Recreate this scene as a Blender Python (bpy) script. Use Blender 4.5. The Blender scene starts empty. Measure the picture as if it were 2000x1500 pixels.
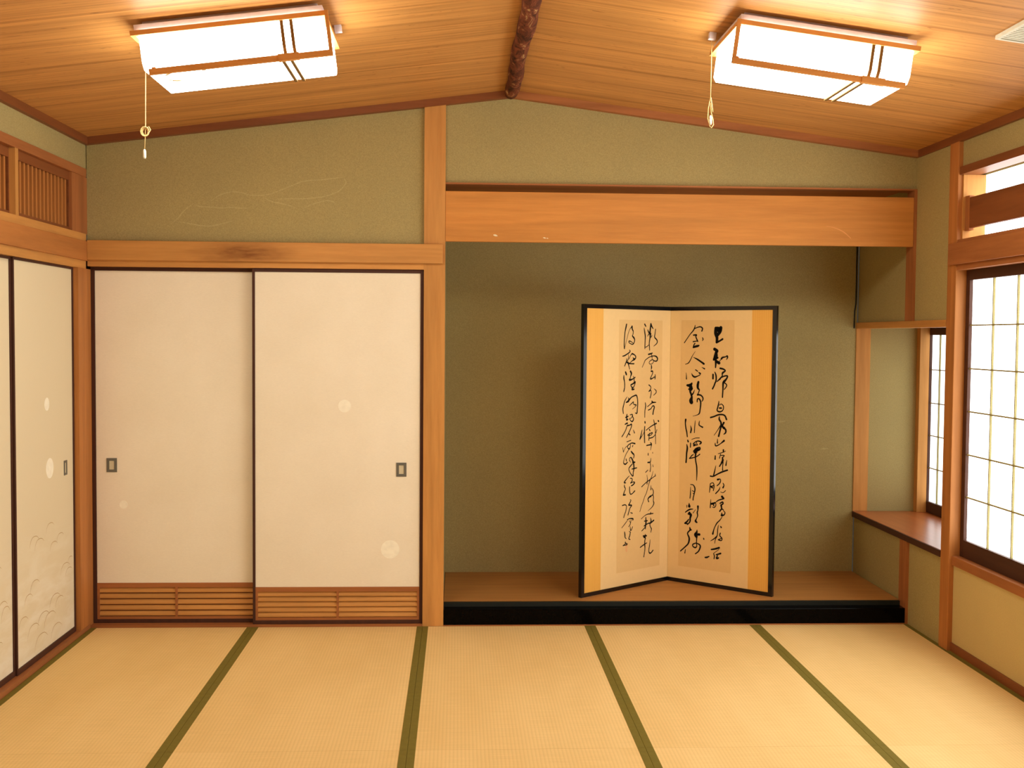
import bpy, bmesh, math, random
from mathutils import Vector, Matrix

scene = bpy.context.scene
COL = scene.collection
random.seed(7)

# ------------------------------------------------------------------ camera
cam_data = bpy.data.cameras.new('camera')
cam_data.sensor_fit = 'HORIZONTAL'
cam_data.sensor_width = 36.0
cam_data.lens = 2188.6 / 2000.0 * 36.0
cam_data.clip_start = 0.05
cam_data.clip_end = 60
camera = bpy.data.objects.new('camera', cam_data)
COL.objects.link(camera)
CAM_RIGHT = Vector((0.99881955, -0.04794563, 0.00779274))
CAM_UP = Vector((-0.00572026, 0.04321211, 0.99904954))
CAM_FWD = Vector((0.0482368, 0.99791479, -0.04288684))
rot = Matrix((CAM_RIGHT, CAM_UP, -CAM_FWD)).transposed()
camera.matrix_world = Matrix.Translation((0, -5.8249, 1.5236)) @ rot.to_4x4()
scene.camera = camera

# ------------------------------------------------------------------ light and exposure
LAMP_GLOW = (1.0, 0.95, 0.80)
LAMP_STRENGTH = 14.5
DAY_GLOW = (1.0, 0.99, 0.95)
DAY_STRENGTH = 5.0
world = bpy.data.worlds.new('world')
scene.world = world
world.use_nodes = True
world.node_tree.nodes['Background'].inputs['Color'].default_value = (0.9, 0.8, 0.62, 1)
world.node_tree.nodes['Background'].inputs['Strength'].default_value = 0.05
scene.view_settings.view_transform = 'Standard'
scene.view_settings.look = 'None'
scene.view_settings.gamma = 1.0
scene.view_settings.use_curve_mapping = False
scene.view_settings.exposure = 0.0

# ------------------------------------------------------------------ materials
def lin(r, g, b):
    f = lambda c: (c / 255 / 12.92) if c / 255 <= 0.04045 else ((c / 255 + 0.055) / 1.055) ** 2.4
    return (f(r), f(g), f(b), 1.0)

class NT:
    def __init__(self, name):
        self.m = bpy.data.materials.new(name)
        self.m.use_nodes = True
        self.t = self.m.node_tree
        self.bsdf = self.t.nodes['Principled BSDF']
    def n(self, typ, **kw):
        nd = self.t.nodes.new(typ)
        for k, v in kw.items():
            if k.startswith('i_'):
                nd.inputs[k[2:].replace('_', ' ')].default_value = v
            else:
                setattr(nd, k, v)
        return nd
    def l(self, a, b):
        self.t.links.new(a, b)
    def coords(self, scale, loc=(0, 0, 0)):
        tc = self.n('ShaderNodeTexCoord')
        mp = self.n('ShaderNodeMapping')
        mp.inputs['Scale'].default_value = scale
        mp.inputs['Location'].default_value = loc
        self.l(tc.outputs['Object'], mp.inputs['Vector'])
        return mp.outputs['Vector']
    def noise(self, vec, scale, detail=4, rough=0.55, dist=0.0):
        nd = self.n('ShaderNodeTexNoise')
        nd.inputs['Scale'].default_value = scale
        nd.inputs['Detail'].default_value = detail
        nd.inputs['Roughness'].default_value = rough
        nd.inputs['Distortion'].default_value = dist
        self.l(vec, nd.inputs['Vector'])
        return nd.outputs['Fac']
    def ramp(self, fac, stops):
        r = self.n('ShaderNodeValToRGB')
        els = r.color_ramp.elements
        while len(els) < len(stops):
            els.new(0.5)
        for e, (p, c) in zip(els, stops):
            e.position = p
            e.color = c
        self.l(fac, r.inputs['Fac'])
        return r.outputs['Color']
    def mix(self, fac, a, b, blend='MIX'):
        mx = self.n('ShaderNodeMix', data_type='RGBA', blend_type=blend)
        if isinstance(fac, (int, float)):
            mx.inputs['Factor'].default_value = fac
        else:
            self.l(fac, mx.inputs['Factor'])
        for idx, v in ((6, a), (7, b)):
            if isinstance(v, tuple):
                mx.inputs[idx].default_value = v
            else:
                self.l(v, mx.inputs[idx])
        return mx.outputs[2]
    def bump(self, height, strength=0.2, dist=0.002):
        b = self.n('ShaderNodeBump')
        b.inputs['Strength'].default_value = strength
        b.inputs['Distance'].default_value = dist
        self.l(height, b.inputs['Height'])
        self.l(b.outputs['Normal'], self.bsdf.inputs['Normal'])
    def color(self, v):
        if isinstance(v, tuple):
            self.bsdf.inputs['Base Color'].default_value = v
        else:
            self.l(v, self.bsdf.inputs['Base Color'])
    def fin(self, rough=0.6, spec=0.3):
        self.bsdf.inputs['Roughness'].default_value = rough
        self.bsdf.inputs['Specular IOR Level'].default_value = spec
        return self.m

def scl(c, k):
    return (c[0] * k, c[1] * k, c[2] * k, 1.0)

def plain(name, col, rough=0.6, spec=0.3, metal=0.0, amp=0.06):
    t = NT(name)
    v = t.coords((1, 1, 1))
    f = t.noise(v, 40, 3)
    t.color(t.ramp(f, [(0.3, scl(col, 1 - amp)), (0.7, scl(col, 1 + amp * 0.8))]))
    t.bsdf.inputs['Metallic'].default_value = metal
    return t.fin(rough, spec)

def wood(name, base, axis, rough=0.55, contrast=0.35, fine=45, spec=0.25):
    """Straight-grained timber, grain along the given axis."""
    t = NT(name)
    st = {'X': (0.6, 9, 9), 'Y': (9, 0.6, 9), 'Z': (9, 9, 0.6)}[axis]
    v = t.coords(st)
    broad = t.noise(v, 1.3, 3, 0.5, 0.4)
    finef = t.noise(v, fine / 9.0, 5, 0.65)
    c1 = t.ramp(broad, [(0.3, scl(base, 1 - contrast * 0.6)), (0.55, base), (0.75, scl(base, 1 + contrast * 0.45))])
    c2 = t.ramp(finef, [(0.3, (0.86, 0.80, 0.76, 1)), (0.6, (1.05, 1.05, 1.05, 1))])
    t.color(t.mix(0.75, c1, c2, 'MULTIPLY'))
    t.bump(finef, 0.08, 0.001)
    return t.fin(rough, spec)

def plaster(name, base, amp=0.13):
    t = NT(name)
    v = t.coords((1, 1, 1))
    f1 = t.noise(v, 260, 2, 0.7)
    f2 = t.noise(v, 2.2, 3)
    c1 = t.ramp(f1, [(0.28, scl(base, 1 - amp * 1.6)), (0.5, base), (0.75, scl(base, 1 + amp * 1.6))])
    c2 = t.ramp(f2, [(0.3, (0.95, 0.95, 0.96, 1)), (0.7, (1.03, 1.02, 1.0, 1))])
    t.color(t.mix(1.0, c1, c2, 'MULTIPLY'))
    t.bump(f1, 0.25, 0.001)
    return t.fin(0.95, 0.05)

def glow(name, col, strength):
    m = bpy.data.materials.new(name)
    m.use_nodes = True
    t = m.node_tree
    t.nodes.remove(t.nodes['Principled BSDF'])
    e = t.nodes.new('ShaderNodeEmission')
    tc = t.nodes.new('ShaderNodeTexCoord')
    nz = t.nodes.new('ShaderNodeTexNoise')
    nz.inputs['Scale'].default_value = 60
    mr = t.nodes.new('ShaderNodeMapRange')
    mr.inputs['To Min'].default_value = strength * 0.97
    mr.inputs['To Max'].default_value = strength * 1.03
    t.links.new(tc.outputs['Object'], nz.inputs['Vector'])
    t.links.new(nz.outputs['Fac'], mr.inputs['Value'])
    t.links.new(mr.outputs['Result'], e.inputs['Strength'])
    e.inputs['Color'].default_value = (*col, 1)
    t.links.new(e.outputs['Emission'], t.nodes['Material Output'].inputs['Surface'])
    return m

HINOKI = lin(204, 146, 78)
MAT = {}
for ax in 'XYZ':
    MAT['hinoki_' + ax] = wood('hinoki_' + ax, HINOKI, ax)
    MAT['aged_' + ax] = wood('aged_' + ax, lin(184, 120, 62), ax)
    MAT['cedar_' + ax] = wood('cedar_' + ax, lin(168, 106, 60), ax)
    MAT['dark_' + ax] = wood('dark_' + ax, lin(74, 44, 32), ax, contrast=0.2)
    MAT['mould_' + ax] = wood('mould_' + ax, lin(134, 78, 42), ax, rough=0.45)
MAT['lamp_wood'] = wood('lamp_wood', lin(226, 164, 92), 'X', contrast=0.2)
MAT['lintel'] = wood('lintel', lin(206, 140, 68), 'X', contrast=0.3)
MAT['plaster'] = plaster('plaster', lin(170, 155, 105))
MAT['plaster_mark'] = plaster('plaster_mark', lin(182, 168, 118), 0.13)
MAT['lower_paper'] = plaster('lower_paper', lin(203, 182, 126), 0.05)
MAT['lacquer'] = plain('lacquer', lin(6, 5, 5), 0.12, 0.06)
MAT['screen_lacquer'] = plain('screen_lacquer', lin(10, 9, 9), 0.15, 0.6)
MAT['ink'] = plain('ink', lin(24, 22, 16), 0.8, 0.1)
MAT['heri'] = plain('heri', lin(120, 108, 46), 0.8, 0.1)
MAT['white_spot'] = plain('white_spot', lin(252, 248, 228), 0.5, 0.4)
MAT['wave_line'] = plain('wave_line', lin(190, 160, 108), 0.6, 0.2)
MAT['steel'] = plain('steel', lin(112, 112, 104), 0.4, 0.5, 0.3)
MAT['steel_light'] = plain('steel_light', lin(215, 208, 178), 0.35, 0.5, 0.2)
MAT['white_metal'] = plain('white_metal', lin(226, 222, 236), 0.4, 0.4)
MAT['cord'] = plain('cord', lin(228, 200, 140), 0.7, 0.1)
MAT['black_cord'] = plain('black_cord', lin(26, 30, 24), 0.6, 0.3)
MAT['cream_mount'] = plain('cream_mount', lin(240, 208, 148), 0.8, 0.1, 0.0, 0.015)
MAT['writing_paper'] = plain('writing_paper', lin(232, 196, 134), 0.85, 0.1, 0.0, 0.015)
MAT['vent_white'] = plain('vent_white', lin(222, 222, 205), 0.5, 0.3)
MAT['vent_gap'] = plain('vent_gap', lin(150, 150, 130), 0.6, 0.2)
MAT['mark_white'] = plain('mark_white', lin(240, 225, 190), 0.8, 0.1)
MAT['mark_scratch'] = plain('mark_scratch', lin(226, 160, 96), 0.8, 0.1)
MAT['lattice'] = plain('lattice', lin(150, 140, 92), 0.6, 0.2)
MAT['slim_bar'] = plain('slim_bar', lin(128, 96, 48), 0.6, 0.2)
MAT['seal_red'] = plain('seal_red', lin(236, 182, 126), 0.8, 0.1)
MAT['shoji_paper'] = glow('shoji_paper', DAY_GLOW, DAY_STRENGTH)
MAT['side_paper'] = glow('side_paper', DAY_GLOW, DAY_STRENGTH * 0.5)
MAT['lamp_shade'] = glow('lamp_shade', LAMP_GLOW, LAMP_STRENGTH)
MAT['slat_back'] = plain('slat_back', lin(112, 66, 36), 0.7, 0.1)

def gold_cloth():
    t = NT('gold_cloth')
    v = t.coords((1, 1, 1))
    vo = t.n('ShaderNodeTexVoronoi')
    vo.inputs['Scale'].default_value = 120
    vo.inputs['Randomness'].default_value = 0.1
    t.l(v, vo.inputs['Vector'])
    t.color(t.ramp(vo.outputs['Distance'], [(0.1, lin(244, 192, 92)), (0.5, lin(234, 176, 80))]))
    return t.fin(0.5, 0.4)
MAT['gold_cloth'] = gold_cloth()

def fusuma_paper():
    t = NT('fusuma_paper')
    v = t.coords((1, 1, 1))
    f1 = t.noise(v, 3, 4)
    f2 = t.noise(t.coords((1, 1, 6)), 90, 2)
    c = t.ramp(f1, [(0.3, lin(240, 231, 208)), (0.7, lin(246, 238, 217))])
    c2 = t.ramp(f2, [(0.3, (0.97, 0.97, 0.97, 1)), (0.7, (1.02, 1.02, 1.02, 1))])
    t.color(t.mix(1.0, c, c2, 'MULTIPLY'))
    return t.fin(0.75, 0.15)
MAT['fusuma_paper'] = fusuma_paper()

def mist_paper():
    """Cream door paper printed with pale drifting mist low on the panel."""
    t = NT('mist_paper')
    v = t.coords((1, 2.2, 9))
    f1 = t.noise(v, 1.4, 5, 0.6, 0.5)
    tc = t.n('ShaderNodeTexCoord')
    sp = t.n('ShaderNodeSeparateXYZ')
    t.l(tc.outputs['Object'], sp.inputs['Vector'])
    mr = t.n('ShaderNodeMapRange')
    mr.inputs['From Min'].default_value = 0.62
    mr.inputs['From Max'].default_value = 0.28
    t.l(sp.outputs['Z'], mr.inputs['Value'])
    mm = t.n('ShaderNodeMath', operation='MULTIPLY')
    t.l(t.ramp(f1, [(0.42, (0, 0, 0, 1)), (0.62, (1, 1, 1, 1))]), mm.inputs[0])
    t.l(mr.outputs['Result'], mm.inputs[1])
    t.color(t.mix(mm.outputs[0], lin(226, 214, 182), lin(234, 226, 202)))
    return t.fin(0.7, 0.2)
MAT['mist_paper'] = mist_paper()

def tatami_weave():
    t = NT('tatami_weave')
    v = t.coords((1, 1, 1))
    w = t.n('ShaderNodeTexWave', wave_type='BANDS', bands_direction='X')
    w.inputs['Scale'].default_value = 22
    w.inputs['Distortion'].default_value = 0.4
    t.l(v, w.inputs['Vector'])
    rush = t.noise(t.coords((6, 420, 1)), 1, 2, 0.6)
    patch = t.noise(t.coords((3, 0.7, 1)), 1.2, 3)
    c = t.ramp(patch, [(0.3, lin(230, 196, 130)), (0.7, lin(237, 205, 141))])
    c2 = t.ramp(w.outputs['Fac'], [(0.0, (0.95, 0.95, 0.93, 1)), (0.6, (1.02, 1.02, 1.02, 1))])
    c3 = t.ramp(rush, [(0.3, (0.93, 0.93, 0.91, 1)), (0.7, (1.05, 1.05, 1.05, 1))])
    t.color(t.mix(1.0, t.mix(1.0, c, c2, 'MULTIPLY'), c3, 'MULTIPLY'))
    t.bump(w.outputs['Fac'], 0.15, 0.001)
    return t.fin(0.7, 0.2)
MAT['tatami_weave'] = tatami_weave()

def ceiling_boards():
    """Cedar boards, grain running from eave to ridge, with dark grain flecks."""
    t = NT('ceiling_boards')
    v = t.coords((0.5, 7, 1))
    broad = t.noise(v, 1.6, 4, 0.6, 0.6)
    fine = t.noise(t.coords((0.8, 46, 1)), 1.6, 4, 0.7, 0.3)
    fleck = t.noise(t.coords((7, 42, 1)), 1.5, 3, 0.6, 1.2)
    base = lin(203, 147, 82)
    c = t.ramp(broad, [(0.3, scl(base, 0.84)), (0.55, base), (0.75, scl(base, 1.14))])
    c2 = t.ramp(fine, [(0.34, (0.70, 0.63, 0.56, 1)), (0.58, (1.08, 1.08, 1.08, 1))])
    c3 = t.ramp(fleck, [(0.26, (0.5, 0.4, 0.32, 1)), (0.36, (1, 1, 1, 1))])
    cc = t.mix(1.0, t.mix(0.8, c, c2, 'MULTIPLY'), c3, 'MULTIPLY')
    tc = t.n('ShaderNodeTexCoord')
    sp = t.n('ShaderNodeSeparateXYZ')
    t.l(tc.outputs['Object'], sp.inputs['Vector'])
    md = t.n('ShaderNodeMath', operation='PINGPONG')
    md.inputs[1].default_value = 0.15
    t.l(sp.outputs['Y'], md.inputs[0])
    gr = t.ramp(md.outputs[0], [(0.0, (0.72, 0.66, 0.6, 1)), (0.016, (1, 1, 1, 1))])
    t.color(t.mix(1.0, cc, gr, 'MULTIPLY'))
    return t.fin(0.5, 0.25)
MAT['ceiling_boards'] = ceiling_boards()

def bark():
    t = NT('bark')
    v = t.coords((1, 0.35, 1))
    f = t.noise(v, 22, 6, 0.75, 0.9)
    f2 = t.noise(v, 9, 3)
    c = t.ramp(f, [(0.34, lin(40, 26, 18)), (0.47, lin(98, 54, 36)), (0.57, lin(128, 70, 48)), (0.66, lin(190, 164, 112))])
    c2 = t.ramp(f2, [(0.3, (0.7, 0.66, 0.6, 1)), (0.7, (1.1, 1.05, 1.0, 1))])
    t.color(t.mix(1.0, c, c2, 'MULTIPLY'))
    t.bump(f, 0.6, 0.006)
    return t.fin(0.8, 0.15)
MAT['bark'] = bark()
def stained_rail():
    """The rail timber with an old dark water stain near its middle."""
    t = NT('stained_rail')
    broad = t.noise(t.coords((0.6, 9, 9)), 1.3, 3, 0.5, 0.4)
    fine = t.noise(t.coords((0.6, 9, 9)), 5, 5, 0.65)
    c1 = t.ramp(broad, [(0.3, scl(HINOKI, 0.8)), (0.55, HINOKI), (0.75, scl(HINOKI, 1.12))])
    c2 = t.ramp(fine, [(0.3, (0.86, 0.80, 0.76, 1)), (0.6, (1.05, 1.05, 1.05, 1))])
    gr = t.n('ShaderNodeTexGradient', gradient_type='SPHERICAL')
    t.l(t.coords((3.0, 1, 12), (0.35, 0, -0.5)), gr.inputs['Vector'])
    ns = t.noise(t.coords((9, 1, 60)), 1.0, 4)
    mm = t.n('ShaderNodeMath', operation='MULTIPLY')
    t.l(gr.outputs['Fac'], mm.inputs[0]); t.l(ns, mm.inputs[1])
    k = t.ramp(mm.outputs[0], [(0.05, (1, 1, 1, 1)), (0.5, (0.45, 0.36, 0.30, 1))])
    t.color(t.mix(1.0, t.mix(0.75, c1, c2, 'MULTIPLY'), k, 'MULTIPLY'))
    return t.fin(0.55, 0.25)
MAT['stained_rail'] = stained_rail()
MAT['alcove_board'] = wood('alcove_board', lin(178, 126, 66), 'X', rough=0.5, contrast=0.2)
MAT['desk_board'] = wood('desk_board', lin(170, 96, 50), 'Y', rough=0.28, contrast=0.25, spec=0.5)

# ------------------------------------------------------------------ mesh helpers
def box(bm, x0, x1, y0, y1, z0, z1, mi=0, bev=0.0):
    x0, x1 = min(x0, x1), max(x0, x1); y0, y1 = min(y0, y1), max(y0, y1); z0, z1 = min(z0, z1), max(z0, z1)
    r = bmesh.ops.create_cube(bm, size=1.0)
    vs = r['verts']
    for v in vs:
        v.co = Vector((x0 + (v.co.x + .5) * (x1 - x0), y0 + (v.co.y + .5) * (y1 - y0), z0 + (v.co.z + .5) * (z1 - z0)))
    fs = {f for v in vs for f in v.link_faces}
    for f in fs:
        f.material_index = mi
    if bev > 0:
        es = {e for v in vs for e in v.link_edges}
        bmesh.ops.bevel(bm, geom=list(es), offset=bev, segments=2, affect='EDGES', profile=0.5)
    return vs

def prism(bm, poly, d, mi=0):
    """Closed prism: polygon (list of 3D points) pushed along vector d."""
    d = Vector(d)
    a = [bm.verts.new(Vector(p)) for p in poly]
    b = [bm.verts.new(Vector(p) + d) for p in poly]
    n = len(poly)
    fs = [bm.faces.new(a), bm.faces.new(b[::-1])]
    for i in range(n):
        fs.append(bm.faces.new((a[i], b[i], b[(i + 1) % n], a[(i + 1) % n])))
    for f in fs:
        f.material_index = mi
    bmesh.ops.recalc_face_normals(bm, faces=fs)
    return a + b

def disc(bm, c, n, r, t=0.0006, mi=0, seg=28):
    """Thin round patch with real thickness, centre c on the surface, facing n."""
    n = Vector(n).normalized()
    u = n.orthogonal().normalized(); w = n.cross(u)
    poly = [Vector(c) + r * (math.cos(2 * math.pi * i / seg) * u + math.sin(2 * math.pi * i / seg) * w) for i in range(seg)]
    prism(bm, poly, n * t, mi)

def catmull(pts, sub=4):
    out = []
    n = len(pts)
    for i in range(n - 1):
        p0 = pts[max(i - 1, 0)]; p1 = pts[i]; p2 = pts[i + 1]; p3 = pts[min(i + 2, n - 1)]
        for k in range(sub):
            t = k / sub
            out.append(tuple(0.5 * (2 * b + (c - a) * t + (2 * a - 5 * b + 4 * c - d) * t * t + (3 * b - a - 3 * c + d) * t ** 3)
                             for a, b, c, d in zip(p0, p1, p2, p3)))
    out.append(tuple(pts[-1]))
    return out

def brush(bm, pts, origin, eu, ev, en, lift, mi=0, sub=4, caps=True):
    """Brush stroke: (u, v, width) points on a plane, swept as a flat band lying on it."""
    origin, eu, ev, en = map(Vector, (origin, eu, ev, en))
    P = catmull(pts, sub) if len(pts) > 2 else catmull(pts, 2)
    W = lambda u, v: bm.verts.new(origin + eu * u + ev * v + en * lift)
    left, right = [], []
    for i, (u, v, w) in enumerate(P):
        a = P[max(i - 1, 0)]; b = P[min(i + 1, len(P) - 1)]
        dx, dy = b[0] - a[0], b[1] - a[1]
        L = math.hypot(dx, dy) or 1e-9
        nx, ny = -dy / L, dx / L
        h = max(w, 0.0004) / 2
        left.append(W(u + nx * h, v + ny * h)); right.append(W(u - nx * h, v - ny * h))
    fs = []
    for i in range(len(P) - 1):
        fs.append(bm.faces.new((left[i], right[i], right[i + 1], left[i + 1])))
    if caps:
        for (u, v, w) in (P[0], P[-1]):
            ring = [W(u + w / 2 * math.cos(k * math.pi / 5), v + w / 2 * math.sin(k * math.pi / 5)) for k in range(10)]
            fs.append(bm.faces.new(ring))
    for f in fs:
        f.material_index = mi
        f.normal_update()
        if f.normal.dot(en) < 0:
            f.normal_flip()

def tube(bm, pts, r, seg=8, mi=0):
    pts = [Vector(p) for p in pts]
    rings = []
    for i, p in enumerate(pts):
        d = (pts[min(i + 1, len(pts) - 1)] - pts[max(i - 1, 0)]).normalized()
        u = d.orthogonal().normalized() if abs(d.z) < 0.9 else Vector((1, 0, 0)).cross(d).normalized()
        if i and rings:
            u = (u0 - d * u0.dot(d)).normalized()
        u0 = u
        w = d.cross(u)
        rr = r[i] if isinstance(r, (list, tuple)) else r
        rings.append([bm.verts.new(p + rr * (math.cos(2 * math.pi * k / seg) * u + math.sin(2 * math.pi * k / seg) * w)) for k in range(seg)])
    fs = []
    for a, b in zip(rings, rings[1:]):
        for k in range(seg):
            fs.append(bm.faces.new((a[k], a[(k + 1) % seg], b[(k + 1) % seg], b[k])))
    fs.append(bm.faces.new(rings[0][::-1])); fs.append(bm.faces.new(rings[-1]))
    for f in fs:
        f.material_index = mi
        f.smooth = True
    bmesh.ops.recalc_face_normals(bm, faces=fs)

def BM():
    return bmesh.new()

def world_loc(o):
    v = Vector(o.location)
    while o.parent:
        o = o.parent
        v += Vector(o.location)
    return v

def obj(name, bm, mats, parent=None):
    """Link one mesh object whose origin sits at the bottom centre of its shape."""
    if not isinstance(mats, (list, tuple)):
        mats = [mats]
    lo = Vector((min(v.co[i] for v in bm.verts) for i in range(3)))
    hi = Vector((max(v.co[i] for v in bm.verts) for i in range(3)))
    base = Vector(((lo.x + hi.x) / 2, (lo.y + hi.y) / 2, lo.z))
    for v in bm.verts:
        v.co -= base
    me = bpy.data.meshes.new(name)
    bm.to_mesh(me)
    bm.free()
    for m in mats:
        me.materials.append(MAT[m] if isinstance(m, str) else m)
    o = bpy.data.objects.new(name, me)
    COL.objects.link(o)
    if parent:
        o.parent = parent
        o.location = base - world_loc(parent)
    else:
        o.location = base
    return o

def tag(o, label, cat, group=None, kind=None):
    o['label'] = label
    o['category'] = cat
    if group:
        o['group'] = group
    if kind:
        o['kind'] = kind
    return o

def thing(name, loc, label, cat, group=None, kind=None):
    o = bpy.data.objects.new(name, None)
    o.empty_display_size = 0.1
    COL.objects.link(o)
    o.location = loc
    return tag(o, label, cat, group, kind)

def struct(name, bm, mats, label, cat):
    return tag(obj(name, bm, mats), label, cat, kind='structure')

def boxes(*bs, bev=0.0):
    bm = BM()
    for b in bs:
        box(bm, *b[:6], mi=(b[6] if len(b) > 6 else 0), bev=bev)
    return bm

# ------------------------------------------------------------------ room constants
XL, XR = -1.895, 2.42          # left and right wall faces
YR = -7.2                      # wall behind the camera
AY = 0.84                      # back of the alcove
EAVE, APEX_X, APEX = 2.51, 0.265, 2.785
SL = (APEX - EAVE) / (APEX_X - XL)
SR = (APEX - EAVE) / (XR - APEX_X)
def ceil_z(x):
    return EAVE + SL * (x - XL) if x < APEX_X else EAVE + SR * (XR - x)

# ------------------------------------------------------------------ floor and tatami
struct('floor', boxes((-2.2, 3.0, YR - 0.1, 1.0, -0.16, -0.056)), 'slat_back',
       'dark sub floor hidden beneath the straw mats', 'floor')

TX = [-1.885, -1.0574, -0.1774, 0.7026, 1.5826, XR - 0.004]
TY = [(-0.003, -1.757), (-1.7578, -3.52)]
BORDER = 0.029
row_words = ['in the far row', 'in the near row']
mat_words = ['tatami mat along the left sliding doors',
             'tatami mat second from the left doors',
             'middle tatami mat of five',
             'tatami mat second from the paper window',
             'tatami mat along the right wall below the paper window']
for r, (y1, y0) in enumerate(TY):
    for i in range(5):
        x0, x1 = TX[i] + 0.0006, TX[i + 1] - 0.0006
        t = thing('tatami_mat', ((x0 + x1) / 2, (y0 + y1) / 2, -0.056), mat_words[i] + ', ' + row_words[r], 'tatami mat', 'tatami mats on the floor')
        obj('straw_surface', boxes((x0 + BORDER, x1 - BORDER, y0, y1, -0.055, 0.0)), 'tatami_weave', t)
        for a, b in ((x0, x0 + BORDER), (x1 - BORDER, x1)):
            obj('cloth_border', boxes((a, b, y0, y1, -0.055, 0.0008)), 'heri', t)['label'] = 'olive green cloth border'
# third row of mats, under and behind the viewer, closes the floor
bm = BM()
box(bm, TX[0], TX[5], YR, -3.524, -0.055, 0.0)
struct('floor_rear_matting', bm, 'tatami_weave', 'straw floor covering at the near end of the room', 'floor')

# ------------------------------------------------------------------ ceiling
bm = BM()
prism(bm, [(XL - 0.1, 1.0, ceil_z(XL) - SL * 0.1), (APEX_X, 1.0, APEX), (APEX_X, 1.0, APEX + 0.06), (XL - 0.1, 1.0, EAVE + 0.05)], (0, YR - 1.1, 0))
prism(bm, [(APEX_X, 1.0, APEX), (XR + 0.55, 1.0, ceil_z(XR) - SR * 0.55), (XR + 0.55, 1.0, EAVE + 0.05), (APEX_X, 1.0, APEX + 0.06)], (0, YR - 1.1, 0))
struct('ceiling', bm, 'ceiling_boards', 'gabled ceiling of warm cedar boards sloping down to both sides', 'ceiling')

# ceiling mouldings
def slope_trim(x0, x1, y0, y1, h):
    bm = BM()
    prism(bm, [(x0, y0, ceil_z(x0)), (x1, y0, ceil_z(x1)), (x1, y0, ceil_z(x1) - h), (x0, y0, ceil_z(x0) - h)], (0, y1 - y0, 0))
    return bm
struct('trim_1', slope_trim(XL, APEX_X, -0.02, 0.02, 0.036), 'mould_X', 'dark brown moulding where the left ceiling slope meets the far wall', 'moulding')
struct('trim_2', slope_trim(APEX_X, XR, -0.02, 0.02, 0.036), 'cedar_X', 'reddish brown moulding where the right ceiling slope meets the far wall', 'moulding')
struct('trim_3', boxes((XL - 0.02, XL + 0.02, YR, -0.021, 2.474, 2.514)), 'mould_Y', 'dark brown ceiling moulding along the left wall', 'moulding')
struct('trim_4', boxes((XR - 0.02, XR + 0.02, YR, -0.021, 2.474, 2.514)), 'mould_Y', 'dark brown ceiling moulding along the right wall', 'moulding')

# bark covered ridge pole
bm = BM()
pts, rad = [], []
for k in range(60):
    y = -0.02 - k * 0.105
    pts.append((0.264 + 0.004 * math.sin(k * 0.6), y, 2.764 + 0.003 * math.sin(k * 0.9 + 1)))
    rad.append(0.0365 + 0.0022 * math.sin(k * 1.7) + random.uniform(-0.0014, 0.0014) - (0.006 if k == 0 else 0))
tube(bm, pts, rad, 20)
tag(obj('ridge_pole', bm, 'bark'), 'rough bark covered log running along the peak of the ceiling', 'log')

# ------------------------------------------------------------------ far wall
PL, PR = -0.1785, -0.0695     # alcove post
bm = BM()
wy = 0.02
def gable(x0, x1, zb):
    xs = [x0] + ([APEX_X] if x0 < APEX_X < x1 else []) + [x1]
    return [(x0, wy, zb), (x1, wy, zb)] + [(x, wy, ceil_z(x)) for x in reversed(xs)]
prism(bm, gable(XL, PL, 1.93), (0, 0.08, 0))
prism(bm, gable(PR, XR, 2.312), (0, 0.08, 0))
SCRATCH = [
 [(-1.358, 2.188), (-1.326, 2.174), (-1.266, 2.171), (-1.206, 2.167), (-1.179, 2.172), (-1.135, 2.169), (-1.075, 2.168)],
 [(-1.435, 2.094), (-1.375, 2.086), (-1.321, 2.076), (-1.266, 2.075), (-1.212, 2.088), (-1.157, 2.103)],
 [(-1.473, 2.082), (-1.435, 2.115), (-1.402, 2.154), (-1.358, 2.188)],
 [(-1.271, 2.2), (-1.233, 2.228), (-1.189, 2.245), (-1.157, 2.251), (-1.113, 2.246), (-1.069, 2.235), (-1.015, 2.235), (-0.965, 2.243), (-0.916, 2.262), (-0.861, 2.285), (-0.812, 2.305), (-0.768, 2.314), (-0.708, 2.318), (-0.653, 2.325), (-0.598, 2.334)],
 [(-0.598, 2.334), (-0.581, 2.308), (-0.598, 2.28), (-0.631, 2.255), (-0.686, 2.235), (-0.741, 2.226), (-0.795, 2.22), (-0.878, 2.219), (-0.949, 2.215)],
 [(-1.004, 2.225), (-0.96, 2.204), (-0.894, 2.191), (-0.834, 2.172)],
 [(-0.801, 2.17), (-0.752, 2.193), (-0.691, 2.21), (-0.653, 2.209), (-0.631, 2.195)]]
for ln in SCRATCH:
    n = len(ln)
    brush(bm, [(x, z, 0.0045 if 0 < i < n - 1 else 0.0015) for i, (x, z) in enumerate(ln)], (0, wy, 0), (1, 0, 0), (0, 0, 1), (0, -1, 0), 0.0004, mi=1)
struct('wall_back', bm, ['plaster', 'plaster_mark'], 'olive plaster gable wall above the closet doors and alcove, scratched at left', 'wall')

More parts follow.
